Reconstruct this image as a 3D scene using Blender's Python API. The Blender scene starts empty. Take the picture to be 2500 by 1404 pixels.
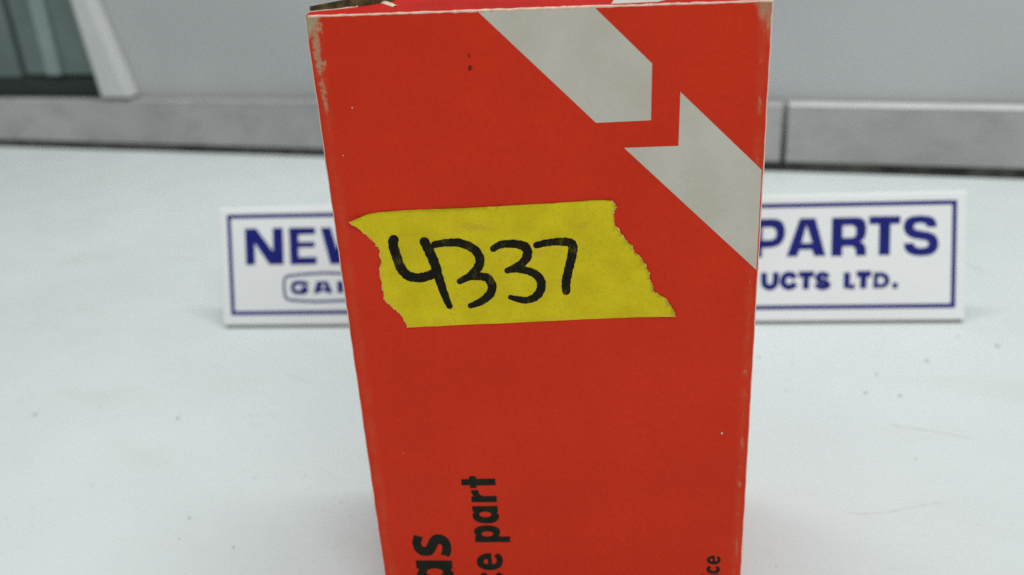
import bpy, math, random, json
from mathutils import Vector, Matrix
from mathutils.geometry import tessellate_polygon, delaunay_2d_cdt
random.seed(7)
scene = bpy.context.scene
col = scene.collection

# ------------------------------------------------------------------ camera
cam_data = bpy.data.cameras.new('camera')
cam_data.sensor_width = 36.0
cam_data.lens = 2165.0 / 2500.0 * 36.0
cam_data.clip_start, cam_data.clip_end = 0.01, 50.0
cam_data.dof.use_dof = True
cam_data.dof.focus_distance = 0.186
cam_data.dof.aperture_fstop = 13.0
cam = bpy.data.objects.new('camera', cam_data)
col.objects.link(cam)
cam.matrix_world = Matrix(((0.998066374, 0.0621571585, 0.0, 0.0),
                           (-0.0244190063, 0.392099473, -0.919598671, 0.0),
                           (-0.0571596404, 0.917820511, 0.392859116, 0.168),
                           (0, 0, 0, 1)))
scene.camera = cam

# ------------------------------------------------------------------ light: indoor ceiling lamps and the room's bounce
world = bpy.data.worlds.new('World')
scene.world = world
world.use_nodes = True
bg = world.node_tree.nodes['Background']
bg.inputs[0].default_value = (0.97, 1.0, 0.985, 1)
bg.inputs[1].default_value = 0.36
def ceiling_lamp(loc, target, size, power, turn=None):
    d = bpy.data.lights.new('ceiling_lamp', 'AREA')
    d.shape = 'RECTANGLE'; d.size, d.size_y = size
    d.energy = power; d.color = (0.975, 1.0, 0.98)
    o = bpy.data.objects.new('ceiling_lamp', d)
    col.objects.link(o)
    o.location = loc
    o.rotation_euler = (Vector(target) - Vector(loc)).to_track_quat('-Z', 'Y').to_euler()
    if turn is not None: o.rotation_euler = (0, 0, math.radians(turn))      # tube hung level, parallel to the wall
ceiling_lamp((0.12, 0.38, 1.30), (0, 0.4, 0), (1.2, 0.16), 8.2, -19.8)
ceiling_lamp((0.5, -1.5, 1.5), (0, 0.25, 0.08), (1.3, 0.4), 14.0)
scene.view_settings.view_transform = 'Standard'
scene.view_settings.look = 'None'
scene.view_settings.exposure = 0.36
scene.view_settings.gamma = 1.0
scene.view_settings.use_curve_mapping = False
scene.cycles.use_denoising = False
scene.cycles.max_bounces = 8

# ------------------------------------------------------------------ measurements (millimetres, in each thing's own plane)
DATA = json.loads(r'''{"box":{"loc":[0.0077,0.17446,0.0],
"yaw":-4.0,"TL":[-44.5,151.37],
"TR":[44.44,149.58],
"BL":[-44.49,0.0],
"BR":[44.49,0.0]},"arrow_up":[[-10.84,150.25],[11.13,149.91],[21.9,139.03],[21.71,128.09],[10.93,128.08]],
"arrow_low":[[27.37,133.36],[43.79,116.98],[43.83,95.34],[16.4,122.81],[27.15,122.7]],
"tape":[[-40.82,109.82],[-38.2,110.73],[-35.99,111.27],[-32.62,111.54],[-25.33,111.67],[-16.29,111.69],[-7.3,111.87],[1.63,112.02],[9.02,112.23],[11.97,112.26],[13.73,112.06]],
"tape_r":[[14.16,111.49],[14.53,110.45],[13.94,109.79],[14.13,108.53],[14.25,106.8],[15.13,105.34],[16.31,103.54],[17.79,102.2],[18.24,100.73],[19.59,99.22],[20.49,97.71],[20.8,96.56],[21.46,95.87],[21.25,95.06],[21.71,93.71],[22.17,92.76],[21.97,91.7],[23.25,90.98],[24.63,89.92],[25.41,88.54],[26.5,87.31],[27.05,85.68]],
"tape_b":[[23.91,85.59],[13.07,85.57],[0.59,85.5],[-12.02,85.25],[-21.55,85.07],[-31.16,84.81]],
"tape_l":[[-31.36,85.94],[-32.27,87.9],[-32.97,88.79],[-33.98,89.69],[-35.37,91.47],[-35.53,92.84],[-35.53,94.2],[-35.65,95.9],[-35.83,97.59],[-35.57,99.25],[-35.04,100.55],[-35.29,102.21],[-35.17,103.19],[-35.65,103.86],[-36.15,104.86],[-36.97,105.71],[-37.78,106.71],[-38.6,107.55],[-39.25,108.47],[-39.95,108.95]],
"digits":[{"p":[[-31.93,105.34],[-32.21,104.21],[-31.89,102.08],[-31.16,99.08],[-29.86,97.19],[-27.74,96.54],[-25.53,96.86],[-23.74,97.72]],
"w":[2.1,2.1,2.1,2.1,2.1,2.1,2.1,2.1]},{"p":[[-25.47,104.59],[-24.55,102.28],[-23.73,99.45],[-23.11,96.09],[-22.32,92.69],[-21.41,89.75]],
"w":[2.17,2.17,2.1,1.91,1.72,1.4]},{"p":[[-23.32,103.95],[-21.15,104.25],[-18.4,104.21],[-16.03,103.33],[-14.46,101.71],[-14.09,99.73],[-14.88,98.11],[-16.22,96.77],[-17.35,96.14],[-18.74,95.42]],
"w":[1.59,1.72,1.85,1.91,1.98,1.98,1.91,1.78,1.59,1.34]},{"p":[[-16.71,96.35],[-14.38,96.49],[-12.71,95.96],[-11.89,94.32],[-12.43,92.32],[-14.49,90.62],[-16.81,89.75]],
"w":[1.47,1.72,1.85,1.91,1.91,1.66,1.27]},{"p":[[-11.04,102.61],[-9.62,103.4],[-7.17,103.62],[-4.78,103.01],[-3.93,101.78],[-4.39,100.0],[-5.93,98.59],[-8.38,97.59]],
"w":[1.47,1.66,1.78,1.98,1.98,1.91,1.72,1.34]},{"p":[[-7.66,97.76],[-5.37,97.67],[-3.25,96.99],[-1.84,95.78],[-1.35,94.26],[-1.87,92.26],[-3.39,90.89],[-5.43,90.63],[-8.13,91.41]],
"w":[1.34,1.53,1.72,1.85,1.91,1.91,1.72,1.53,1.08]},{"p":[[-1.99,103.06],[-0.22,103.41],[2.51,103.62],[4.76,103.46],[5.57,102.53],[5.29,100.27],[4.46,97.03],[3.92,94.39],[3.88,92.38]],
"w":[1.4,1.53,1.72,1.85,1.98,1.98,1.91,1.85,1.72]}],
"box_text":{"part":[[[[-22.56,44.56],[-20.68,44.69],[-20.58,45.46],[-19.15,45.5],[-18.92,44.7],[-14.46,44.7],[-14.44,42.81],[-18.97,42.76],[-19.08,42.01],[-20.56,42.0],[-20.55,42.87],[-22.56,42.85]]],[[[-20.5,41.42],[-18.68,41.54],[-18.67,40.8],[-18.4,40.1],[-17.56,39.71],[-14.43,39.73],[-14.47,37.88],[-20.57,37.95],[-20.55,39.58],[-19.9,39.79],[-20.31,40.38],[-20.5,40.96]]],[[[-20.57,36.78],[-14.39,36.8],[-14.44,35.12],[-14.7,34.89],[-14.35,34.46],[-14.21,33.82],[-14.39,32.87],[-15.08,32.11],[-15.78,31.79],[-16.57,31.64],[-17.45,31.61],[-18.32,31.7],[-18.99,31.86],[-19.74,32.18],[-20.35,32.72],[-20.65,33.61],[-20.64,34.31],[-20.43,34.73],[-20.12,35.01],[-20.62,35.26]],[[-16.04,34.28],[-16.13,34.03],[-16.35,33.8],[-16.69,33.63],[-17.11,33.52],[-17.57,33.49],[-18.02,33.54],[-18.42,33.67],[-18.74,33.86],[-18.93,34.09],[-18.98,34.35],[-18.89,34.6],[-18.67,34.83],[-18.33,35.0],[-17.91,35.11],[-17.45,35.14],[-17.0,35.09],[-16.6,34.96],[-16.29,34.77],[-16.1,34.54]]],[[[-20.6,25.87],[-11.95,25.79],[-11.9,27.56],[-14.39,27.61],[-14.62,27.98],[-14.35,28.46],[-14.22,29.05],[-14.35,29.7],[-14.9,30.39],[-15.65,30.76],[-16.42,30.94],[-17.29,31.03],[-18.17,30.98],[-19.06,30.83],[-19.87,30.49],[-20.5,29.83],[-20.71,29.19],[-20.62,28.54],[-20.24,28.1],[-20.46,27.74]],[[-16.0,28.37],[-16.09,28.13],[-16.31,27.91],[-16.63,27.74],[-17.04,27.63],[-17.49,27.6],[-17.92,27.65],[-18.32,27.77],[-18.62,27.96],[-18.81,28.18],[-18.86,28.43],[-18.77,28.67],[-18.55,28.89],[-18.23,29.06],[-17.82,29.16],[-17.38,29.19],[-16.94,29.14],[-16.55,29.02],[-16.24,28.84],[-16.06,28.62]]]],
"ce":[[[[-16.89,22.42],[-17.38,22.5],[-18.18,22.39],[-18.99,22.16],[-19.71,21.73],[-20.36,21.0],[-20.66,20.14],[-20.64,19.14],[-20.3,18.26],[-19.7,17.7],[-18.93,17.28],[-18.14,17.12],[-17.34,17.08],[-16.44,17.19],[-15.62,17.48],[-14.89,18.04],[-14.4,18.85],[-14.16,19.77],[-14.19,20.89],[-14.5,21.68],[-14.93,22.18],[-15.46,22.44],[-16.26,21.42],[-15.89,21.04],[-15.68,20.54],[-15.66,20.05],[-15.83,19.55],[-16.21,19.19],[-16.71,19.07],[-16.9,19.2]],[[-18.95,19.86],[-18.6,20.6],[-17.94,20.58],[-17.9,19.17],[-18.4,19.1],[-18.83,19.36]]],[[[-18.79,16.43],[-19.44,16.24],[-20.04,15.79],[-20.45,15.12],[-20.61,14.23],[-20.39,13.09],[-19.88,12.31],[-19.11,11.74],[-17.52,11.38],[-15.89,11.68],[-14.94,12.28],[-14.39,13.11],[-14.13,14.12],[-14.23,15.09],[-14.53,15.77],[-15.0,16.16],[-15.59,16.37],[-16.29,15.43],[-15.92,14.91],[-15.82,14.41],[-16.04,13.77],[-16.78,13.43],[-17.59,13.37],[-18.38,13.56],[-18.76,13.95],[-18.82,14.58],[-18.6,15.09],[-18.15,15.46]]]],
"as":[[[[-35.51,28.29],[-33.4,27.52],[-33.89,26.19],[-34.0,25.51],[-33.86,24.84],[-33.34,24.51],[-32.88,24.7],[-32.58,25.31],[-32.0,26.64],[-31.24,27.79],[-30.57,28.24],[-29.76,28.41],[-28.88,28.28],[-28.12,27.94],[-27.48,27.4],[-27.0,26.61],[-26.71,25.56],[-26.61,24.21],[-26.76,23.1],[-27.03,22.24],[-27.4,21.43],[-29.53,22.17],[-29.15,23.03],[-28.89,24.01],[-28.89,24.87],[-29.24,25.36],[-29.75,25.3],[-30.09,24.77],[-30.55,23.67],[-31.19,22.57],[-31.84,21.97],[-32.77,21.71],[-33.76,21.75],[-34.63,22.07],[-35.37,22.73],[-35.88,23.58],[-36.13,24.64],[-36.22,25.75],[-36.0,26.96]]],[[[-35.94,20.43],[-26.8,20.25],[-26.88,17.63],[-27.44,17.44],[-26.99,16.83],[-26.7,15.99],[-26.64,14.97],[-27.02,13.53],[-27.86,12.52],[-29.24,11.83],[-30.69,11.52],[-31.91,11.46],[-33.12,11.56],[-34.52,11.91],[-35.56,12.7],[-36.17,13.74],[-36.23,15.14],[-36.05,16.15],[-35.75,16.91],[-35.28,17.58],[-35.96,17.84]],[[-29.37,16.54],[-29.5,16.17],[-29.83,15.83],[-30.31,15.57],[-30.91,15.41],[-31.55,15.36],[-32.19,15.43],[-32.75,15.62],[-33.19,15.89],[-33.45,16.24],[-33.52,16.61],[-33.38,16.99],[-33.05,17.32],[-32.57,17.58],[-31.98,17.74],[-31.33,17.78],[-30.7,17.71],[-30.13,17.53],[-29.7,17.26],[-29.44,16.92]]]],
"ice":[[[[37.55,20.44],[37.24,20.45],[36.94,20.4],[36.51,20.28],[36.12,20.03],[35.84,19.7],[35.72,19.32],[35.76,18.87],[35.93,18.48],[36.22,18.16],[36.58,17.91],[37.02,17.77],[37.64,17.69],[38.16,17.77],[38.59,18.04],[38.91,18.43],[39.05,18.92],[39.01,19.48],[38.87,19.92],[38.51,20.26],[38.02,19.94],[38.23,19.66],[38.35,19.27],[38.3,18.88],[38.09,18.67],[37.78,18.72],[37.66,19.0],[37.65,20.0]],[[36.47,19.08],[36.58,19.41],[36.79,19.6],[37.05,19.57],[37.11,19.07],[37.01,18.57],[36.73,18.78]]],[[[36.51,17.36],[36.16,17.23],[35.86,16.94],[35.7,16.53],[35.73,16.08],[35.9,15.66],[36.22,15.29],[36.58,15.07],[37.11,14.9],[37.73,14.85],[38.25,14.95],[38.68,15.19],[38.95,15.58],[39.05,16.14],[38.94,16.7],[38.62,17.04],[38.22,17.21],[37.84,16.72],[38.07,16.51],[38.16,16.23],[38.06,15.96],[37.79,15.79],[37.43,15.76],[37.08,15.84],[36.73,15.99],[36.56,16.26],[36.64,16.52],[36.88,16.62]]],[[[35.8,14.57],[39.04,14.59],[39.09,13.7],[35.84,13.68]]],[[[35.15,14.24],[35.13,14.09],[35.08,13.96],[34.99,13.86],[34.89,13.79],[34.76,13.77],[34.64,13.8],[34.53,13.87],[34.44,13.97],[34.38,14.11],[34.35,14.25],[34.37,14.4],[34.42,14.53],[34.51,14.63],[34.62,14.7],[34.74,14.72],[34.86,14.69],[34.97,14.63],[35.06,14.52],[35.12,14.39]]]]},"smudges":[{"c":[-13.24,142.34],
"r":0.38},{"c":[-13.18,139.92],
"r":0.6}],
"nicks":[[-37.29,133.34],[38.06,55.38],[-35.64,52.05],[-40.4,123.71]],
"sign":{"loc":[0.03429,0.34493,0.0],
"yaw":-7.25,"lean":19.0,"plate":[[-166.81,54.72],[151.64,54.54],[151.37,2.15],[-166.52,-0.5]],
"border":[[-163.59,51.6],[148.52,50.96],[148.41,6.65],[-163.56,6.21]]},"parts_word":[[[[66.5,44.74],[74.86,44.82],[77.11,44.57],[78.86,43.61],[79.85,42.06],[80.26,40.01],[80.11,37.2],[79.12,34.91],[77.37,33.4],[74.37,32.68],[70.87,32.59],[70.77,28.62],[66.24,28.54]],[[71.02,41.21],[74.62,41.25],[75.97,40.71],[76.62,39.57],[76.62,37.77],[75.97,36.5],[74.62,35.96],[70.97,35.93]]],[[[80.78,28.87],[86.21,44.74],[92.49,44.71],[96.67,28.87],[92.07,28.84],[91.06,31.62],[86.1,31.61],[85.11,28.8]],[[86.94,34.41],[88.89,41.78],[91.2,34.43]]],[[[98.84,28.68],[99.14,44.72],[108.95,44.76],[110.9,44.37],[112.28,43.33],[112.88,41.39],[112.91,38.35],[112.34,36.08],[110.74,34.59],[112.21,33.55],[112.82,31.76],[112.89,28.71],[108.83,28.67],[108.66,31.07],[108.16,32.09],[107.08,32.67],[103.4,32.64],[103.28,28.61]],[[103.49,41.33],[107.26,41.4],[108.49,40.72],[108.84,39.45],[108.76,37.67],[108.13,36.67],[107.05,36.33],[103.42,36.35]]],[[[113.97,45.01],[126.44,44.89],[126.38,41.62],[122.51,41.6],[122.35,28.81],[117.87,28.78],[117.99,41.54],[113.95,41.62]]],[[[140.7,40.07],[140.58,41.83],[139.69,43.6],[138.0,44.49],[134.15,44.98],[130.79,44.65],[128.63,43.59],[127.69,41.59],[127.61,39.58],[128.46,37.45],[130.41,35.9],[132.83,35.2],[135.49,34.79],[136.94,34.37],[137.58,33.45],[137.3,32.34],[136.25,31.71],[134.08,31.54],[132.63,32.02],[131.9,32.84],[131.69,33.7],[127.78,33.62],[128.14,31.24],[129.52,29.45],[131.95,28.5],[134.85,28.2],[137.98,28.5],[140.13,29.52],[141.3,31.52],[141.51,33.53],[141.0,35.65],[139.64,37.23],[137.61,38.08],[134.72,38.63],[132.54,39.13],[131.71,39.9],[131.8,41.01],[132.75,41.69],[134.67,41.85],[136.12,41.42],[136.81,40.65],[136.86,40.0]]]],
"new_word":[[[[-155.4,45.26],[-150.11,45.26],[-142.68,34.84],[-142.39,45.27],[-137.74,45.33],[-137.88,28.86],[-144.56,28.86],[-151.06,38.65],[-151.21,28.96],[-155.49,28.86]]],[[[-134.93,45.27],[-122.83,45.13],[-122.79,42.13],[-130.64,42.07],[-130.72,38.8],[-123.24,38.77],[-123.34,36.33],[-130.76,36.31],[-130.83,32.04],[-122.53,32.06],[-122.66,28.78],[-134.8,28.71]]],[[[-120.32,44.98],[-115.62,44.99],[-113.05,35.12],[-110.82,45.0],[-106.31,45.01],[-104.43,35.07],[-101.54,45.02],[-97.04,45.03],[-101.73,28.72],[-106.88,28.7],[-108.76,38.66],[-111.41,28.72],[-116.39,28.64]]]],
"ga_word":[[[[-124.72,15.77],[-122.9,21.12],[-117.9,21.13],[-115.76,15.78],[-118.42,15.76],[-118.87,16.6],[-121.54,16.58],[-121.97,15.74]],[[-121.08,18.04],[-120.53,19.68],[-119.48,19.66],[-119.18,18.01]]],[[[-113.72,21.07],[-110.86,21.07],[-110.78,15.8],[-113.51,15.75]]]],
"g_stroke":{"p":[[-127.41,19.37],[-128.11,20.24],[-130.69,20.59],[-133.3,20.31],[-134.18,18.59],[-133.45,16.69],[-131.35,16.27],[-128.91,16.36],[-127.98,17.26],[-128.2,17.89],[-130.31,17.88]],
"w":1.97},"capsule":{"p":[[-138.17,19.74],[-137.99,21.78],[-137.25,23.11],[-135.6,23.72],[-128.11,24.4],[-118.4,24.78],[-111.99,24.49],[-105.61,23.77],[-102.76,23.19],[-101.52,21.93],[-101.28,19.74],[-101.2,17.25],[-101.61,14.76],[-102.61,13.52],[-104.39,12.92],[-112.43,12.37],[-123.73,12.1],[-133.45,12.67],[-136.68,13.26],[-137.77,14.53],[-138.14,17.38]],
"w":1.14},"ltd":[{"p":[[71.62,22.26],[71.67,18.02],[72.23,16.72],[73.99,15.93],[75.64,16.68],[76.29,17.96],[76.54,22.35]],
"w":2.59},{"p":[[84.39,19.82],[83.14,21.07],[81.39,21.35],[79.89,20.39],[79.3,18.44],[79.9,16.89],[81.4,16.04],[83.15,16.33],[84.5,17.65]],
"w":2.59},{"p":[[85.78,21.29],[92.1,21.36]],
"w":2.59},{"p":[[88.82,20.27],[88.69,15.02]],
"w":2.59},{"p":[[97.7,19.84],[96.56,20.99],[94.83,21.17],[93.59,20.21],[93.94,18.87],[95.73,18.23],[97.32,17.44],[97.47,16.41],[95.6,15.76],[93.76,16.3],[93.01,17.44]],
"w":2.32},{"p":[[105.34,21.94],[105.23,15.95],[108.43,16.02]],
"w":2.59},{"p":[[109.13,21.12],[115.01,21.19]],
"w":2.59},{"p":[[111.98,20.11],[111.78,15.11]],
"w":2.59},{"p":[[123.45,16.19],[125.6,16.21]],
"w":2.26}],
"d_ring":[[[[116.08,21.74],[119.4,21.79],[121.36,20.95],[122.35,19.16],[122.27,17.37],[121.17,15.76],[119.22,15.17],[115.7,15.16]],[[117.71,19.88],[119.17,19.91],[120.16,19.18],[120.41,18.26],[120.03,17.3],[118.96,16.91],[117.59,16.87]]]],
"back":[[-445.44,783.51],[-139.97,678.92],[170.99,560.74],[312.86,510.93]],
"specks":[{"c":[95.48,307.8],
"r":5,"s":0.5},{"c":[134.02,288.81],
"r":5,"s":0.45},{"c":[125.05,276.48],
"r":6,"s":0.75},{"c":[135.92,272.79],
"r":6,"s":0.55},{"c":[156.6,296.93],
"r":9,"s":0.25},{"c":[187.9,305.09],
"r":7,"s":0.4},{"c":[97.42,281.1],
"r":4,"s":0.35},{"c":[-185.7,298.08],
"r":7,"s":0.3},{"c":[-127.86,288.6],
"r":6,"s":0.45},{"c":[-161.89,300.69],
"r":5,"s":0.2},{"c":[-104.37,227.36],
"r":5,"s":0.35},{"c":[-104.24,217.42],
"r":4,"s":0.4},{"c":[-86.52,211.86],
"r":5,"s":0.3},{"c":[-71.94,246.2],
"r":6,"s":0.25},{"c":[-93.95,233.52],
"r":3,"s":0.3},{"c":[177.13,314.91],
"r":8,"s":0.15},{"c":[66.81,189.74],
"r":4,"s":0.3},{"c":[-57.62,230.49],
"r":3,"s":0.4},{"c":[-143.32,248.66],
"r":6,"s":0.15},{"c":[124.5,234.5],
"r":6,"s":0.15}],
"scuffs":[{"p":[[-94.09,318.88],[-89.33,315.87],[-82.19,310.27]],
"r":6,"s":0.25},{"p":[[216.33,387.31],[218.98,382.14],[220.02,374.82]],
"r":5,"s":0.3},{"p":[[124.37,255.22],[127.98,253.25],[138.33,248.75],[147.93,243.45]],
"r":3.5,"s":0.25},{"p":[[92.87,210.6],[98.44,209.47],[106.94,209.77],[117.46,211.81],[126.32,212.68]],
"r":4,"s":0.18},{"p":[[127.45,201.77],[128.75,200.92]],
"r":2.5,"s":0.3},{"p":[[-103.34,286.87],[-95.77,287.13],[-89.63,286.98]],
"r":4,"s":0.15},{"p":[[102.35,308.62],[106.75,309.78]],
"r":5,"s":0.12}],
"edge":{"loc":[-0.06629,0.64722,0.0],
"yaw":-19.772}}''')

# ------------------------------------------------------------------ material helpers
class NT:
    def __init__(self, name):
        self.m = bpy.data.materials.new(name); self.m.use_nodes = True
        self.t = self.m.node_tree; self.b = self.t.nodes['Principled BSDF']
    def n(self, kind, **kw):
        x = self.t.nodes.new(kind)
        for k, v in kw.items(): setattr(x, k, v)
        return x
    def link(self, a, b): self.t.links.new(a, b)
    def val(self, sock, v):
        if hasattr(v, 'is_output') or isinstance(v, bpy.types.NodeSocket): self.link(v, sock)
        else: sock.default_value = v
    def math(self, op, a, b=0.0, c=0.0, clamp=False):
        x = self.n('ShaderNodeMath', operation=op, use_clamp=clamp)
        self.val(x.inputs[0], a); self.val(x.inputs[1], b)
        if op in ('MULTIPLY_ADD', 'SMOOTH_MIN'): self.val(x.inputs[2], c)
        return x.outputs[0]
    def mapr(self, v, a, b, c=0.0, d=1.0, smooth=True):
        x = self.n('ShaderNodeMapRange', interpolation_type='SMOOTHSTEP' if smooth else 'LINEAR')
        self.val(x.inputs[0], v)
        for i, q in enumerate((a, b, c, d)): self.val(x.inputs[i + 1], q)
        return x.outputs[0]
    def noise(self, vec, scale, detail=4, rough=0.55, dist=0.0):
        x = self.n('ShaderNodeTexNoise'); self.link(vec, x.inputs['Vector'])
        x.inputs['Scale'].default_value = scale; x.inputs['Detail'].default_value = detail
        x.inputs['Roughness'].default_value = rough; x.inputs['Distortion'].default_value = dist
        return x.outputs[0]
    def mix(self, f, a, b):
        x = self.n('ShaderNodeMix', data_type='RGBA')
        self.val(x.inputs[0], f)
        for s, v in ((x.inputs[6], a), (x.inputs[7], b)):
            self.val(s, v if isinstance(v, bpy.types.NodeSocket) else (*v[:3], 1))
        return x.outputs[2]
    def coords(self, which='Object'):
        return self.n('ShaderNodeTexCoord').outputs[which]
    def scaled(self, vec, s):
        x = self.n('ShaderNodeMapping'); self.link(vec, x.inputs[0]); x.inputs['Scale'].default_value = s
        return x.outputs[0]
    def bump(self, h, strength, dist):
        x = self.n('ShaderNodeBump'); x.inputs['Strength'].default_value = strength
        x.inputs['Distance'].default_value = dist; self.link(h, x.inputs['Height'])
        self.link(x.outputs[0], self.b.inputs['Normal'])
    def color(self, v): self.val(self.b.inputs['Base Color'], v if isinstance(v, bpy.types.NodeSocket) else (*v[:3], 1))
    def rough(self, v): self.val(self.b.inputs['Roughness'], v)

def mottled(name, c, scale=120.0, amt=0.12, rough=0.6, bump=0.0, bdist=0.0002, spec=0.2):
    k = NT(name); co = k.coords()
    f = k.mapr(k.noise(co, scale), 0.3, 0.7)
    k.color(k.mix(f, [x * (1 - amt) for x in c], [x * (1 + amt) for x in c]))
    k.rough(rough); k.b.inputs['Specular IOR Level'].default_value = spec
    if bump: k.bump(k.noise(co, scale * 8, 6), bump, bdist)
    return k.m

W_FACE = 88.95
def red_card():
    k = NT('red_printed_card')
    uv = k.n('ShaderNodeUVMap', uv_map='UVMap').outputs[0]      # metres from the face's left fold and from its top edge
    s = k.n('ShaderNodeSeparateXYZ'); k.link(uv, s.inputs[0])
    d = k.math('MULTIPLY', s.outputs[0], 1000.0); h = k.math('MULTIPLY', s.outputs[1], 1000.0)
    co = k.coords()
    base = k.mix(k.mapr(k.math('MULTIPLY_ADD', k.noise(co, 1600, 2), .45, k.math('MULTIPLY', k.noise(co, 38, 4), .6)), .30, .76), (.515, .0240, .0062), (.595, .0310, .0080))
    base = k.mix(k.math('MULTIPLY', k.mapr(k.noise(co, 900, 2), .35, .7), .22), base, (.44, .021, .009))
    stretched = k.scaled(co, (1.0, 1.0, .45))
    n1 = k.noise(stretched, 520, 6, .62)
    n2 = k.noise(co, 210, 5, .6)
    n3 = k.noise(co, 1100, 3, .6)
    # rubbed band beside the left fold, strongest at the top
    tri = k.math('SUBTRACT', 1.0, k.math('DIVIDE', k.math('ABSOLUTE', k.math('SUBTRACT', d, k.math('MULTIPLY_ADD', n2, 1.6, 1.1))), 1.75), clamp=True)
    fall = k.mapr(h, 0.0, 30.0, 1.0, 0.0, False)
    v1 = k.math('MULTIPLY', tri, k.math('POWER', fall, .75))
    w1 = k.mapr(k.math('MULTIPLY_ADD', v1, .42, k.math('MULTIPLY_ADD', n3, .60, n1)), .95, 1.14)
    # rubbed top left corner
    cd = k.math('ADD', k.math('MULTIPLY', d, .62), k.math('MULTIPLY', h, .40))
    w2 = k.mapr(k.math('ADD', k.math('MULTIPLY', cd, .17), k.math('MULTIPLY', n2, .75)), .80, .68)
    # rubbed top right corner and specks down both folds
    rd = k.math('SUBTRACT', W_FACE, d)
    cr = k.math('ADD', k.math('MULTIPLY', rd, .6), k.math('MULTIPLY', h, .30))
    w3 = k.math('MULTIPLY', k.mapr(k.math('ADD', k.math('MULTIPLY', cr, .16), n1), .95, .66), .75)
    tr = k.math('SUBTRACT', 1.0, k.math('DIVIDE', k.math('ABSOLUTE', k.math('SUBTRACT', rd, 1.7)), 1.5), clamp=True)
    w4 = k.math('MULTIPLY', k.mapr(k.math('MULTIPLY_ADD', tr, .22, n1), .73, .90), .55)
    tl = k.math('SUBTRACT', 1.0, k.math('DIVIDE', k.math('ABSOLUTE', k.math('SUBTRACT', d, 2.0)), 1.6), clamp=True)
    w5 = k.math('MULTIPLY', k.mapr(k.math('MULTIPLY_ADD', tl, .17, n1), .73, .92), .35)
    wear = k.math('MULTIPLY', k.math('MULTIPLY', w1, .72), k.mapr(v1, .02, .25))
    for q in (w2, w3, w4, w5): wear = k.math('MAXIMUM', wear, q)
    # haze of thin rubbing where the ink has gone pale
    pale = k.math('MULTIPLY', k.math('MAXIMUM', tl, tr), k.mapr(n2, .35, .65, .05, .45))
    c = k.mix(pale, base, (.50, .085, .035))
    c = k.mix(wear, c, k.mix(k.mapr(n2, .35, .65), (.32, .235, .13), (.385, .305, .195)))
    # bare card along the very fold
    e = k.math('MINIMUM', d, rd)
    fold = k.math('MULTIPLY', k.mapr(k.math('MULTIPLY_ADD', n1, .30, e), .60, .36), .85)
    c = k.mix(fold, c, (.78, .68, .58))
    k.color(c); k.rough(k.mix(wear, (.5,) * 3, (.8,) * 3)); k.b.inputs['Specular IOR Level'].default_value = .12
    k.bump(k.math('ADD', k.noise(co, 1500, 3), k.math('MULTIPLY', k.noise(co, 22, 3), 14.0)), .16, .00030)
    return k.m
M = {}
M['red'] = red_card()
M['red_plain'] = mottled('red_flap_card', (.40, .014, .009), 60, .1, .7, .1, spec=.06)
M['cream'] = mottled('bare_cream_card', (.60, .48, .37), 900, .22, .85, .3)
M['cream_edge'] = mottled('worn_crease_card', (.72, .51, .41), 700, .14, .85, .3)
M['board'] = mottled('olive_grey_board', (.075, .066, .030), 500, .55, .9, .4)
M['greyboard'] = mottled('grey_board', (.24, .24, .225), 300, .15, .9, .3)
def arrow_ink():
    k = NT('pale_grey_print'); co = k.coords()
    c = k.mix(k.mapr(k.noise(co, 70, 4), .3, .7), (.455, .425, .36), (.51, .485, .425))
    c = k.mix(k.math('MULTIPLY', k.mapr(k.noise(co, 190, 5, .7), .55, .75), .35), c, (.42, .36, .27))
    c = k.mix(k.math('MULTIPLY', k.mapr(k.noise(co, 1200, 2), .60, .75), .22), c, (.40, .33, .27))
    k.color(c); k.rough(.5); k.b.inputs['Specular IOR Level'].default_value = .12
    k.bump(k.noise(co, 1500, 3), .1, .0002)
    return k.m
M['pale'] = arrow_ink()
M['black'] = mottled('black_print', (.0125, .0135, .0095), 400, .2, .6, spec=.08)
def tape_paper():
    k = NT('yellow_masking_tape'); co = k.coords()
    c = k.mix(k.mapr(k.noise(co, 110, 5, .65), .3, .7), (.53, .42, .009), (.62, .51, .013))
    c = k.mix(k.math('MULTIPLY', k.mapr(k.noise(k.scaled(co, (.45, 1, 1.2)), 260, 5, .7), .52, .78), .55), c, (.50, .30, .04))
    c = k.mix(k.math('MULTIPLY', k.mapr(k.noise(co, 1900, 2), .52, .72), .35), c, (.38, .285, .012))
    k.color(c); k.rough(.75); k.b.inputs['Specular IOR Level'].default_value = .1
    crepe = k.math('ADD', k.noise(k.scaled(co, (1.6, 1, .4)), 900, 4), k.math('MULTIPLY', k.noise(k.scaled(co, (.3, 1, 1)), 130, 4), 1.2))
    k.bump(crepe, .6, .0003)
    return k.m
M['tape'] = tape_paper()
M['tape_fibre'] = mottled('torn_tape_fibre', (.56, .42, .16), 800, .25, .9)
def marker_ink():
    k = NT('black_marker_ink'); co = k.coords()
    f = k.mapr(k.noise(k.scaled(co, (1.3, 1, .6)), 520, 6, .75), .50, .78)
    k.color(k.mix(k.math('MULTIPLY', f, .75), (.009, .008, .005), (.15, .115, .010))); k.rough(.6)
    k.b.inputs['Specular IOR Level'].default_value = .08
    return k.m
M['marker'] = marker_ink()
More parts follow.
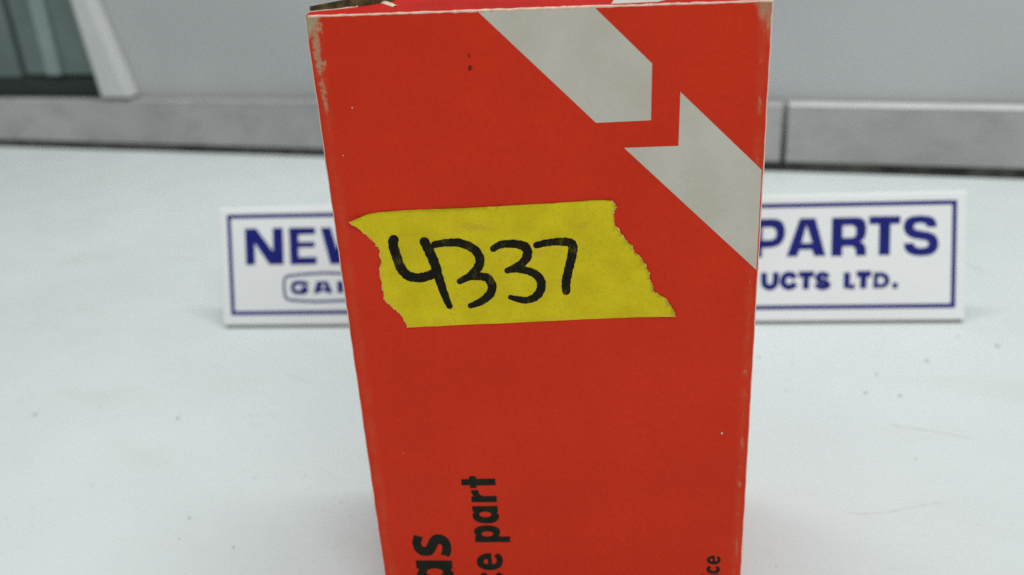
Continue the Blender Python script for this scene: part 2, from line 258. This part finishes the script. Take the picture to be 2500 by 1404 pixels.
def table_paint():
    k = NT('white_table_laminate'); co = k.coords()
    c = k.mix(k.mapr(k.noise(co, 5, 4), .3, .7), (.565, .610, .612), (.602, .648, .650))
    c = k.mix(k.math('MULTIPLY', k.mapr(k.noise(k.scaled(co, (.5, 1.6, 1)), 24, 5, .65), .52, .74), .40), c, (.53, .535, .50))
    fine = k.math('MULTIPLY', k.mapr(k.noise(k.scaled(co, (.7, 1.5, 1)), 320, 5, .7), .57, .74), k.mapr(k.noise(co, 14, 3), .42, .62))
    c = k.mix(k.math('MULTIPLY', fine, .6), c, (.36, .36, .33))
    k.color(c); k.rough(k.mapr(k.noise(co, 30, 4), .3, .7, .42, .56)); k.b.inputs['Specular IOR Level'].default_value = .35
    k.bump(k.noise(co, 700, 5), .12, .0003)
    return k.m
M['table'] = table_paint()
M['sign_white'] = mottled('white_sign_plastic', (.73, .75, .755), 20, .02, .4)
M['sign_blue'] = mottled('navy_sign_ink', (.012, .016, .165), 200, .1, .5, spec=.1)
M['sign_shade'] = mottled('sign_contact_shade', (.17, .17, .155), 200, .1, .6)  # contact shade under the sign, put into a dark grey
def rail_metal():
    k = NT('grey_painted_rail'); co = k.coords()
    c = k.mix(k.mapr(k.noise(co, 7, 3), .3, .7), (.285, .29, .285), (.37, .375, .37))
    c = k.mix(k.math('MULTIPLY', k.mapr(k.noise(k.scaled(co, (1, 1, 1.6)), 38, 5, .6), .46, .70), .6), c, (.25, .255, .245))
    k.color(c); k.rough(.55)
    return k.m
M['rail'] = rail_metal()
M['rail_lip'] = mottled('rail_lip_highlight', (.55, .56, .56), 60, .08, .4)  # highlight on the rail's top edge, put into the colour
M['rail_shade'] = mottled('rail_foot_shade', (.085, .088, .078), 60, .5, .8)  # shade under the rail, put into a dark colour
M['wall'] = mottled('grey_wall_paint', (.41, .42, .425), 5, .07, .6)
M['post'] = mottled('pale_post_paint', (.50, .51, .505), 12, .05, .55)
M['cab'] = mottled('dark_green_panel_paint', (.118, .158, .150), 25, .12, .55)
M['cab_rib'] = mottled('grey_green_rib_paint', (.20, .26, .25), 25, .1, .5)
M['cab_dark'] = mottled('panel_green_in_shade', (.042, .055, .052), 25, .15, .7)  # panel green darkened: the recess shade is put into the colour

# ------------------------------------------------------------------ mesh helpers
def obj(name, verts, faces, mat, parent=None, smooth=False, uvs=None):
    me = bpy.data.meshes.new(name)
    me.from_pydata([tuple(v) for v in verts], [], faces)
    if uvs:
        l = me.uv_layers.new(name='UVMap')
        for p in me.polygons:
            for li in p.loop_indices: l.data[li].uv = uvs[me.loops[li].vertex_index]
    me.materials.append(mat)
    if smooth: me.polygons.foreach_set('use_smooth', [True] * len(me.polygons))
    me.update()
    o = bpy.data.objects.new(name, me); col.objects.link(o)
    if parent: o.parent = parent
    return o
def empty(name, loc, yaw, label, cat):
    o = bpy.data.objects.new(name, None); col.objects.link(o)
    o.empty_display_size = .02
    o.location = loc; o.rotation_euler = (0, 0, math.radians(yaw))
    o['label'] = label; o['category'] = cat
    return o
def fill(loops):
    """flat polygon with holes -> 2D verts, triangles"""
    ls = [[Vector((x, y, 0)) for x, y in l] for l in loops]
    pts = [(p.x, p.y) for l in ls for p in l]
    tri = tessellate_polygon(ls)
    out = []
    for a, b, c in tri:
        A, B, C_ = pts[a], pts[b], pts[c]
        cr = (B[0] - A[0]) * (C_[1] - A[1]) - (B[1] - A[1]) * (C_[0] - A[0])
        if abs(cr) > 1e-9: out.append((a, b, c) if cr > 0 else (a, c, b))
    return pts, out
def split_loop(loop, step):
    out = []
    for i, a in enumerate(loop):
        b = loop[(i + 1) % len(loop)]; m = max(1, int(math.hypot(b[0] - a[0], b[1] - a[1]) / step))
        out += [(a[0] + (b[0] - a[0]) * k / m, a[1] + (b[1] - a[1]) * k / m) for k in range(m)]
    return out
def fill_grid(loop, step):
    """flat polygon -> 2D verts, triangles, with inner points so that it can follow a bowed surface"""
    n = len(loop); pts = [Vector(p) for p in loop]
    def inside(x, y):
        c = False; j = n - 1
        for i in range(n):
            (xi, yi), (xj, yj) = loop[i], loop[j]
            if (yi > y) != (yj > y) and x < (xj - xi) * (y - yi) / (yj - yi) + xi: c = not c
            j = i
        return c
    x0, x1 = min(p[0] for p in loop), max(p[0] for p in loop); y0, y1 = min(p[1] for p in loop), max(p[1] for p in loop)
    y = y0 + step * .5
    while y < y1:
        x = x0 + step * .5
        while x < x1:
            if inside(x, y): pts.append(Vector((x, y)))
            x += step
        y += step
    v, e, f, *_ = delaunay_2d_cdt(pts, [(i, (i + 1) % n) for i in range(n)], [], 0, 1e-5)
    out = []
    for t in f:
        cx, cy = sum(v[i].x for i in t) / 3, sum(v[i].y for i in t) / 3
        if inside(cx, cy):
            a, b, c = (v[i] for i in t)
            out.append(tuple(t) if (b - a).cross(c - a) > 0 else tuple(reversed(t)))
    return [(p.x, p.y) for p in v], out
def catmull(p, n=6, closed=False, extra=None):
    out = []; N = len(p)
    rng = range(N if closed else N - 1)
    g = (lambda i: p[i % N]) if closed else (lambda i: p[max(0, min(N - 1, i))])
    for i in rng:
        a, b, c, d = g(i - 1), g(i), g(i + 1), g(i + 2)
        for k in range(n):
            t = k / n
            out.append(tuple(.5 * (2 * b[j] + (c[j] - a[j]) * t + (2 * a[j] - 5 * b[j] + 4 * c[j] - d[j]) * t * t + (3 * b[j] - a[j] - 3 * c[j] + d[j]) * t ** 3) for j in range(len(b))))
    if not closed: out.append(tuple(p[-1]))
    return out
def ribbon(pts, width, closed=False, cap='round', smooth=True, jitter=0.0):
    """stroke -> 2D verts, faces; width a number or one per point"""
    w = width if isinstance(width, (list, tuple)) else [width] * len(pts)
    q = [(p[0], p[1], x) for p, x in zip(pts, w)]
    if smooth and len(q) > 2: q = catmull(q, 6, closed)
    N = len(q); V = []; Fc = []
    for i in range(N):
        a = q[(i - 1) % N] if closed or i > 0 else q[i]
        b = q[(i + 1) % N] if closed or i < N - 1 else q[i]
        t = Vector((b[0] - a[0], b[1] - a[1])); t.normalize()
        if not closed and not smooth and 0 < i < N - 1:
            t1 = Vector((q[i][0] - a[0], q[i][1] - a[1])).normalized(); m = 1 / max(.3, t1.dot(t))
        else: m = 1
        n = Vector((-t.y, t.x)) * q[i][2] * .5 * m
        j1, j2 = (1 + random.uniform(-jitter, jitter) for _ in '12')
        V += [(q[i][0] + n.x * j1, q[i][1] + n.y * j1), (q[i][0] - n.x * j2, q[i][1] - n.y * j2)]
    for i in range(N if closed else N - 1):
        k = (i + 1) % N
        Fc.append((2 * i, 2 * i + 1, 2 * k + 1, 2 * k))
    if cap == 'round' and not closed:
        for i, s in ((0, -1), (N - 1, 1)):
            a, b = (q[0], q[1]) if i == 0 else (q[-2], q[-1])
            t = Vector((b[0] - a[0], b[1] - a[1])).normalized() * s; n = Vector((-t.y, t.x)); r = q[i][2] / 2
            c0 = len(V); V.append((q[i][0], q[i][1])); m = 10
            for k in range(m + 1):
                th = -math.pi / 2 + math.pi * k / m
                V.append((q[i][0] + (n.x * math.sin(th) + t.x * math.cos(th)) * r, q[i][1] + (n.y * math.sin(th) + t.y * math.cos(th)) * r))
            for k in range(m): Fc.append((c0, c0 + 1 + k, c0 + 2 + k))
    return V, Fc
def flat(name, pieces, mp, d, mat, parent, step=0.012):
    """flat print: pieces = list of (verts2D, faces), each laid a hair above the one before"""
    V = []; Fc = []
    for i, (v, f) in enumerate(pieces):
        o = len(V); V += [mp(x, y, d + i * step) for x, y in v]; Fc += [tuple(a + o for a in q) for q in f]
    return obj(name, V, Fc, mat, parent)
def box_mesh(x0, x1, y0, y1, z0, z1):
    V = [(x, y, z) for z in (z0, z1) for y in (y0, y1) for x in (x0, x1)]
    return V, [(0, 2, 3, 1), (4, 5, 7, 6), (0, 1, 5, 4), (2, 6, 7, 3), (0, 4, 6, 2), (1, 3, 7, 5)]
def bevel(o, w, seg=2):
    m = o.modifiers.new('bevel', 'BEVEL'); m.width = w; m.segments = seg; m.limit_method = 'ANGLE'
    return o
def prism(outline, y0, y1):
    """outline in (x,z) swept from y0 to y1"""
    n = len(outline)
    V = [(x, y0, z) for x, z in outline] + [(x, y1, z) for x, z in outline]
    return V, [tuple(range(n)), tuple(range(2 * n - 1, n - 1, -1))] + [(i, i + n, (i + 1) % n + n, (i + 1) % n) for i in range(n)]
def sheet(outline, zf, thick):
    """card of any outline in (x,y) with height zf(x,y) at its top and a real thickness, metres"""
    pts, tri = fill([outline]); n = len(pts)
    V = [(x, y, zf(x, y)) for x, y in pts] + [(x, y, zf(x, y) - thick) for x, y in pts]
    Fc = list(tri) + [tuple(i + n for i in reversed(t)) for t in tri]
    side = [(i, (i + 1) % n, (i + 1) % n + n, i + n) for i in range(n)]
    return V, Fc, side

# ------------------------------------------------------------------ setting: table, wall
E = DATA['edge']; ey = math.radians(E['yaw']); mm = .001
eu = Vector((math.cos(ey), math.sin(ey), 0)); eb = Vector((-math.sin(ey), math.cos(ey), 0)); em = Vector(E['loc'])
def edge_obj(name, V, Fc, mat, parent=None):
    o = obj(name, V, Fc, mat, parent)
    if not parent: o.location = em; o.rotation_euler = (0, 0, ey)
    return o
# table local frame: x along the back edge, y away from the camera
V, Fc = box_mesh(-1.1, 1.1, -1.25, 0, -.028, 0)
table = bevel(edge_obj('table_top', V, Fc, M['table']), .0012, 3)
table['kind'] = 'structure'
table['label'] = 'white scuffed table top'
def to_table(p):
    r = Vector((p[0] * mm, p[1] * mm, 0)) - em
    return r.dot(eu), r.dot(eb)
def speck_mat(s):
    name = 'speck_%02d' % int(s * 100)
    return bpy.data.materials.get(name) or mottled(name, [.66 * (1 - s) + .05 * s * a for a in (1.0, .95, .8)], 900, .15, .8)
for sp in DATA['specks']:
    x, y = to_table(sp['c']); dist = math.hypot(sp['c'][0], sp['c'][1])
    r = sp['r'] * .5 * dist / 2165 * mm * 1.2
    V = [(x, y, .00012)]; n = 9
    for i in range(n):
        t = 2 * math.pi * i / n; rr = r * random.uniform(.65, 1.2)
        V.append((x + rr * math.cos(t) * 1.1, y + rr * math.sin(t) * 1.5, .00003))
    obj('speck', V, [(0, 1 + i, 1 + (i + 1) % n) for i in range(n)], speck_mat(min(.95, sp['s'] * 1.9)), table)
for sc in DATA['scuffs']:
    pts = [to_table(p) for p in sc['p']]
    dist = math.hypot(*sc['p'][0]) / 2165 * mm
    w = [sc['r'] * dist * .25] + [sc['r'] * dist * random.uniform(.8, 1.3) for _ in pts[1:-1]] + [sc['r'] * dist * .25]
    v, f = ribbon(pts, w, jitter=.3)
    obj('scuff', [(x, y, .00003) for x, y in v], f, speck_mat(sc['s'] * .95), table)

wall_y = .0165
V, Fc = box_mesh(-.272, 1.3, wall_y, wall_y + .05, -.4, 1.0)
wall = edge_obj('wall', V, Fc, M['wall']); wall['kind'] = 'structure'; wall['label'] = 'plain grey wall behind the table'

# grey rail along the foot of the wall, in two lengths
def rail(name, x0, x1, z0, z1, label, lip):
    t = empty(name, em, E['yaw'], label, 'rail'); t['group'] = 'grey rail lengths along the wall'
    y0, y1 = .0035, .0135
    ch = .0013
    prof = lambda zt: [(y0, .0055), (y0, zt - ch), (y0 + ch * .6, zt - .0007)]
    V = []; 
    for x, zt in ((x0, z0), (x1, z1)):
        V += [(x, y0, .0055), (x, y0, zt - ch), (x, y1, zt - ch), (x, y1, .0055)]
    obj('rail_face', V, [(0, 4, 5, 1), (1, 5, 6, 2), (2, 6, 7, 3), (3, 7, 4, 0), (0, 1, 2, 3), (7, 6, 5, 4)], M['rail'], t)
    V = []
    for x, zt in ((x0, z0), (x1, z1)):
        V += [(x, y0 - .0002, zt - ch + .0002), (x, y0 + .0012, zt), (x, y1, zt), (x, y1, zt - ch + .0002)]
    obj('rail_lip', V, [(0, 4, 5, 1), (1, 5, 6, 2), (2, 6, 7, 3), (3, 7, 4, 0), (0, 1, 2, 3), (7, 6, 5, 4)], lip, t)
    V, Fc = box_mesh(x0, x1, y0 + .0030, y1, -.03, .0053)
    obj('base_shade_strip', V, Fc, M['rail_shade'], t)  # dark strip added to deepen the shade below the rail
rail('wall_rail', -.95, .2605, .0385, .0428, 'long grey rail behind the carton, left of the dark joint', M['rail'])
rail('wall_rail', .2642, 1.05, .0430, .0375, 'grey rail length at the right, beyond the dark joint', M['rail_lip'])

# tapered pale post and the dark green panelling left of it
V, Fc = prism([(-.2805, .0432), (-.2520, .0432), (-.2715, .121), (-.279, .155), (-.292, .155), (-.2885, .121)], .0025, .016)
post = bevel(edge_obj('post', V, Fc, M['post']), .0015, 2)
post['label'] = 'pale tapered post standing on the rail beside dark panelling'; post['category'] = 'post'
cab = empty('panelling', em, E['yaw'], 'dark green vertical panelling left of the pale post', 'panelling')
def slab(name, x0, x1, y0, y1, z0, z1, mat, sk=0.0):
    V = [(x + (sk if z == z1 else 0), y, z) for z in (z0, z1) for y in (y0, y1) for x in (x0, x1)]
    return bevel(obj(name, V, box_mesh(0, 1, 0, 1, 0, 1)[1], mat, cab), .001, 2)
slab('backing', -.9, -.264, .034, .044, -.3, .8, M['cab_dark'])
slab('panel', -.62, -.3835, .0235, .0335, .0560, .8, M['cab'])
slab('panel', -.3745, -.268, .0225, .0335, .0585, .8, M['cab'])
slab('rib', -.3485, -.3335, .0185, .0222, .0585, .8, M['cab_rib'], .0)
slab('plinth', -.62, -.268, .0285, .0335, -.02, .0555, M['cab_dark'])

# ------------------------------------------------------------------ the sign
S = DATA['sign']
sign = empty('desk_sign', S['loc'], S['yaw'], 'white sign plate with navy border and lettering standing behind the carton', 'sign')
sl, cl = math.sin(math.radians(S['lean'])), math.cos(math.radians(S['lean']))
def mpS(u, v, d): return (u * mm, (v * sl - d * cl) * mm, (v * cl + d * sl) * mm)
def slant_box(u0, u1, v0, v1, d0, d1):
    V = [mpS(u, v, d) for d in (d0, d1) for v in (v0, v1) for u in (u0, u1)]
    return V, [(0, 2, 3, 1), (4, 5, 7, 6), (0, 1, 5, 4), (2, 6, 7, 3), (0, 4, 6, 2), (1, 3, 7, 5)]
V, Fc = slant_box(-167.6, 152.4, 1.6, 54.6, -4.0, 0)
plate = bevel(obj('plate', V, Fc, M['sign_white'], sign), .0008, 3)
V, Fc = prism([(-.1660, .0001), (.1510, .0001), (.1510, .0020), (-.1660, .0020)], .0012, .0042)
obj('shade_strip', V, Fc, M['sign_shade'], sign)  # strip added in place of the shadow line below the plate
# wedge rests behind the plate
for x in (-95, 80):
    V = []
    for u in (x - 6, x + 6):
        V += [(u * mm, .0085, .0001), (u * mm, .036, .0001), (u * mm, .0205, .044), (u * mm, .0185, .044)]
    obj('rest', V, [(0, 1, 2, 3), (7, 6, 5, 4), (0, 4, 5, 1), (1, 5, 6, 2), (2, 6, 7, 3), (3, 7, 4, 0)], M['sign_white'], sign)
b = S['border']; t_ = 1.85
inner = [(b[0][0] + t_, b[0][1] - t_), (b[1][0] - t_, b[1][1] - t_), (b[2][0] - t_, b[2][1] + t_), (b[3][0] + t_, b[3][1] + t_)]
V = [mpS(x, y, .03) for x, y in list(map(tuple, b)) + inner]
obj('border', V, [(i, i + 4, (i + 1) % 4 + 4, (i + 1) % 4) for i in range(4)], M['sign_blue'], plate)
flat('lettering', [fill(g) for g in DATA['new_word']], mpS, .03, M['sign_blue'], plate, 0)
flat('lettering', [fill(g) for g in DATA['parts_word']], mpS, .03, M['sign_blue'], plate, 0)
flat('lettering', [fill(g) for g in DATA['ga_word']] + [ribbon(DATA['g_stroke']['p'], DATA['g_stroke']['w'], cap='flat')], mpS, .03, M['sign_blue'], plate, 0)
flat('capsule_outline', [ribbon(DATA['capsule']['p'], DATA['capsule']['w'], closed=True)], mpS, .03, M['sign_blue'], plate, 0)
flat('lettering', [ribbon(s['p'], s['w'], cap='flat', smooth=len(s['p']) > 3) for s in DATA['ltd']] + [fill(g) for g in DATA['d_ring']], mpS, .03, M['sign_blue'], plate)

# ------------------------------------------------------------------ the carton
B = DATA['box']
carton = empty('carton', B['loc'], B['yaw'], 'tall red card carton with pale arrow print and a yellow numbered tape', 'carton')
DENTS = ((-24, 118, 13, -.22), (20, 62, 18, -.26), (-14, 40, 14, .18), (30, 96, 12, .14), (6, 136, 15, -.16))
def bow(u, v):
    """how far the card of the front panel stands out of true, millimetres"""
    a, c = min(1, max(0, (u + 44.4) / 88.8)), min(1, max(0, v / 150.0))
    e = math.sin(math.pi * a) * math.sin(math.pi * c)
    return .75 * e + min(1, 3 * e) * sum(h * math.exp(-((u - x) ** 2 + (v - y) ** 2) / (r * r)) for x, y, r, h in DENTS)
def mpF(u, v, d): return (u * mm, -(d + bow(u, v)) * mm, v * mm)
XL, XR = B['TL'][0] * mm, B['TR'][0] * mm; ZL, ZR = B['TL'][1] * mm, B['TR'][1] * mm; DEP = .058
ztop = lambda x: ZL + (ZR - ZL) * (x - XL) / (XR - XL)
# front panel: flat sheet with rounded folds running into the sides
colsx = []; rad = .0009
for i in range(5):
    a = math.pi / 2 * i / 4; colsx.append((XL + rad - rad * math.cos(a), rad - rad * math.sin(a)))
for i in range(1, 44): colsx.append((XL + rad + (XR - XL - 2 * rad) * i / 44, 0.0))
for i in range(5):
    a = math.pi / 2 * (4 - i) / 4; colsx.append((XR - rad + rad * math.cos(a), rad - rad * math.sin(a)))
V = []; Fc = []; UV = []; NZ = 72
for j in range(NZ + 1):
    for x, y in colsx:
        zt = ztop(x) - .0002; z = zt * j / NZ
        side_w = max(0, 1 - min(x - XL, XR - x) / .006) * (1 if x < 0 else -1)
        wob = .00004 * (math.sin(j * 1.7 + (0 if x < 0 else 2)) + .7 * math.sin(j * .61 + 1)) * side_w
        V.append((x + wob, y - bow(x * 1000, z * 1000) * mm, z)); UV.append((x - XL, ztop(x) - z))
nc = len(colsx)
for j in range(NZ):
    for i in range(nc - 1): Fc.append((j * nc + i, j * nc + i + 1, (j + 1) * nc + i + 1, (j + 1) * nc + i))
front = obj('front_panel', V, Fc, M['red'], carton, True, UV)
for x, sx in ((XL, 1), (XR, -1)):
    zt = ztop(x)
    xa, xb = (x, x + .0006) if sx > 0 else (x - .0006, x)
    V, Fc = box_mesh(xa, xb, rad, DEP, 0, zt - .0006)
    UVs = [(.0018 + v[1] * .5, zt - v[2] + .03) for v in V]
    obj('side_panel', V, Fc, M['red'], carton, uvs=UVs)
V, Fc = box_mesh(XL + .0007, XR - .0007, DEP - .0006, DEP, 0, min(ZL, ZR) - .0008)
obj('back_panel', V, Fc, M['red_plain'], carton)
V, Fc = box_mesh(XL + .001, XR - .001, .001, DEP - .001, .0003, .001)
obj('bottom_panel', V, Fc, M['board'], carton)
# worn crease along the top of the front panel
V = []; Fc = []; n = 90; ring = 8
for i in range(n + 1):
    x = XL + .0010 + (XR - XL - .0012) * i / n
    r = .00022 * random.uniform(.72, 1.2) * (1.25 if i > n * .32 and i < n * .66 else 1)
    zc = ztop(x) - .00022 + random.uniform(-.00004, .00004)
    for k in range(ring):
        a = 2 * math.pi * k / ring; V.append((x, .00012 + r * math.cos(a), zc + r * math.sin(a)))
for i in range(n):
    for k in range(ring): Fc.append((i * ring + k, i * ring + (k + 1) % ring, (i + 1) * ring + (k + 1) % ring, (i + 1) * ring + k))
obj('worn_crease', V, Fc, M['cream_edge'], carton, True)['label'] = 'pale worn crease along the top edge'
# lid flap, torn away at its left
def lid_z(x, y):
    return ztop(x) + math.tan(math.radians(4.2)) * min(y, .02) - .0001
def jag(p, amp, n=5):
    out = []
    for a, b_ in zip(p[:-1], p[1:]):
        for k in range(n):
            t = k / n; out.append((a[0] + (b_[0] - a[0]) * t + (random.uniform(-amp, amp) if k else 0), a[1] + (b_[1] - a[1]) * t + (random.uniform(-amp, amp) if k else 0)))
    out.append(p[-1]); return out
torn = jag([(-.0442, .0042), (-.0400, .0056), (-.0358, .0076), (-.0352, .0100), (-.0356, .0140), (-.0360, .0185), (-.0352, .0260), (-.0366, .036), (-.0360, .0560)], .00012)
xs = [XL + (XR - XL) * i / 8 for i in range(9)]
outline = [(.0440, .0004), (.0440, .0200), (.0440, .0560)] + torn[::-1] + [(-.0442, .0004)]
V, Fc, side = sheet(outline, lid_z, .0005)
lid = obj('lid_flap', V, Fc, M['red_plain'], carton)
lid['label'] = 'red lid flap, torn away at its left corner'
V2 = [(x, y, z) for x, y, z in V]
obj('torn_edge', V2, side, M['cream'], lid)
V = []; Fc = []; ring = 6
for i, (x, y) in enumerate(torn[:21]):
    rr = .00016 * random.uniform(.6, 1.3)
    for k in range(ring):
        a = 2 * math.pi * k / ring; V.append((x, y + rr * math.cos(a), lid_z(x, y) + .00005 + rr * math.sin(a)))
for i in range(20):
    for k in range(ring): Fc.append((i * ring + k, i * ring + (k + 1) % ring, (i + 1) * ring + (k + 1) % ring, (i + 1) * ring + k))
obj('torn_fibre', V, Fc, M['cream_edge'], lid, True)
# lifted strip of torn paper on the lid
strip = [(-.0346, .0185), (-.0335, .0150), (-.0318, .0122), (-.0300, .0098), (-.0288, .0080), (-.0279, .0066)]
V = []; Fc = []
for i, (x, y) in enumerate(strip):
    hgt = .00045 * math.sin(math.pi * (i + .6) / 6.2) * random.uniform(.7, 1.2)
    V += [(x - .0003, y - .0003, lid_z(x, y) + .00005), (x + .0002, y + .0004, lid_z(x, y) + .00012 + hgt), (x + .0006, y + .0007, lid_z(x, y) + .00006)]
for i in range(len(strip) - 1):
    for k in range(2): Fc.append((3 * i + k, 3 * i + 3 + k, 3 * i + 4 + k, 3 * i + 1 + k))
obj('torn_paper', V, Fc, M['cream'], lid)
pale = [(.0143, .0016), (.0153, .0068), (.0168, .016), (.0305, .016), (.0252, .0044), (.0232, .0021)]
pts, tri = fill([pale])
obj('printed_mark', [(x, y, lid_z(x, y) + .00005) for x, y in pts], tri, M['pale'], lid)
# dust flaps under the lid: the left one has sprung up and shows its board
def dz(x, y):
    t = (x - XL) / .02
    return ZL + .00105 + .0008 * math.sin(min(1, t * 1.2) * math.pi * .7) - .0012 * max(0, t - .35) ** 2 * 6 + y * .03
ol = [(-.0443, .0047), (-.0425, .0051), (-.0405, .0058), (-.0385, .0068), (-.0368, .0078), (-.0345, .0090), (-.0300, .0120), (-.0220, .0200), (-.0220, .0400), (-.0300, .0440), (-.0400, .0360), (-.0405, .0240), (-.0420, .0130), (-.0443, .0110)]
V, Fc, side = sheet(ol, dz, .0018)
df = obj('dust_flap', V, Fc, M['greyboard'], carton); df['label'] = 'grey board dust flap sprung up at the torn corner'
obj('board_edge', V, side, M['board'], df)
# print on the front panel
flat('printed_arrow', [fill_grid(split_loop(DATA['arrow_up'], 2.0), 2.6)], mpF, .035, M['pale'], front)
flat('printed_arrow', [fill_grid(split_loop(DATA['arrow_low'], 2.0), 2.6)], mpF, .035, M['pale'], front)
for key in ('part', 'ce', 'as', 'ice'):
    flat('lettering', [fill(g) for g in DATA['box_text'][key]], mpF, .04, M['black'], front, 0)
def blob(c, r, n=11, sx=1.0):
    return [(c[0] + sx * r * random.uniform(.55, 1.15) * math.cos(2 * math.pi * i / n), c[1] + r * random.uniform(.55, 1.25) * math.sin(2 * math.pi * i / n)) for i in range(n)]
M['smudge'] = mottled('dark_smudge', (.17, .016, .008), 900, .5, .8, spec=.05)
for s in DATA['smudges']:
    flat('smudge', [fill([blob(s['c'], s['r'], sx=.75)])], mpF, .03, M['smudge'], front)
for i, c in enumerate(DATA['nicks']):
    flat('nick', [fill([blob(c, (.22, .40, .14, .18)[i], 8, .6)])], mpF, .03, M['cream'], front)

# torn piece of yellow tape with its marker number
tp = [tuple(p) for p in DATA['tape']]; trr = [tuple(p) for p in DATA['tape_r']]; tb_ = [tuple(p) for p in DATA['tape_b']]; tl_ = [tuple(p) for p in DATA['tape_l']]
right = jag([tp[-1]] + trr, .13, 4); left = jag([tb_[-1]] + tl_ + [tp[0]], .13, 4)
top_e = [(x, y + random.uniform(-.04, .04)) for x, y in catmull(tp, 4)]
bot_e = [(x, y + random.uniform(-.03, .03)) for x, y in catmull([trr[-1]] + tb_, 4)]
outline = top_e[:-1] + right[:-1] + bot_e[:-1] + left[:-1]
pts, tri = fill_grid(outline, 1.1); no = len(outline); n = len(pts)
tipL, tipR = tp[0], trr[-1]
def tape_d(x, y):
    wr = .05 * math.sin(x * .55 + y * .9) + .04 * math.sin(x * 1.1 - y * .35 + 1.3) + .03 * math.sin((x - tp[0][0]) * .23 + y * .8)
    lift = .85 * math.exp(-((x - tipL[0]) ** 2 + (y - tipL[1]) ** 2) / 9.0) + .6 * math.exp(-((x - tipR[0]) ** 2 + (y - tipR[1]) ** 2) / 8.0)
    return .26 + wr + lift
V = [mpF(x, y, tape_d(x, y)) for x, y in pts] + [mpF(x, y, tape_d(x, y) - .14) for x, y in pts[:no]]
tape = obj('tape', V, list(tri) + [(i, i + n, (i + 1) % no + n, (i + 1) % no) for i in range(no)], M['tape'], carton, True)
def mpT(u, v, d): return mpF(u, v, d + tape_d(u, v))
tape['label'] = 'torn yellow masking tape with a black handwritten number'
fr = []
for line, s in ((right, 1), (left, -1)):
    inn = [(x - s * .3, y, ) for x, y in line]
    out_ = [(x + s * random.uniform(.02, .30), y + random.uniform(-.08, .08)) for x, y in line]
    v = []; f = []
    for a, b_ in zip(inn, out_): v += [a, b_]
    for i in range(len(line) - 1): f.append((2 * i, 2 * i + 1, 2 * i + 3, 2 * i + 2))
    fr.append((v, f))
for q in fr: flat('torn_edge', [q], mpT, -.05, M['tape_fibre'], tape)
dg = DATA['digits']
for idx in ((0, 1), (2, 3), (4, 5), (6,)):
    flat('ink_digit', [ribbon(dg[i]['p'], dg[i]['w'], jitter=.09) for i in idx], mpT, .075, M['marker'], tape)
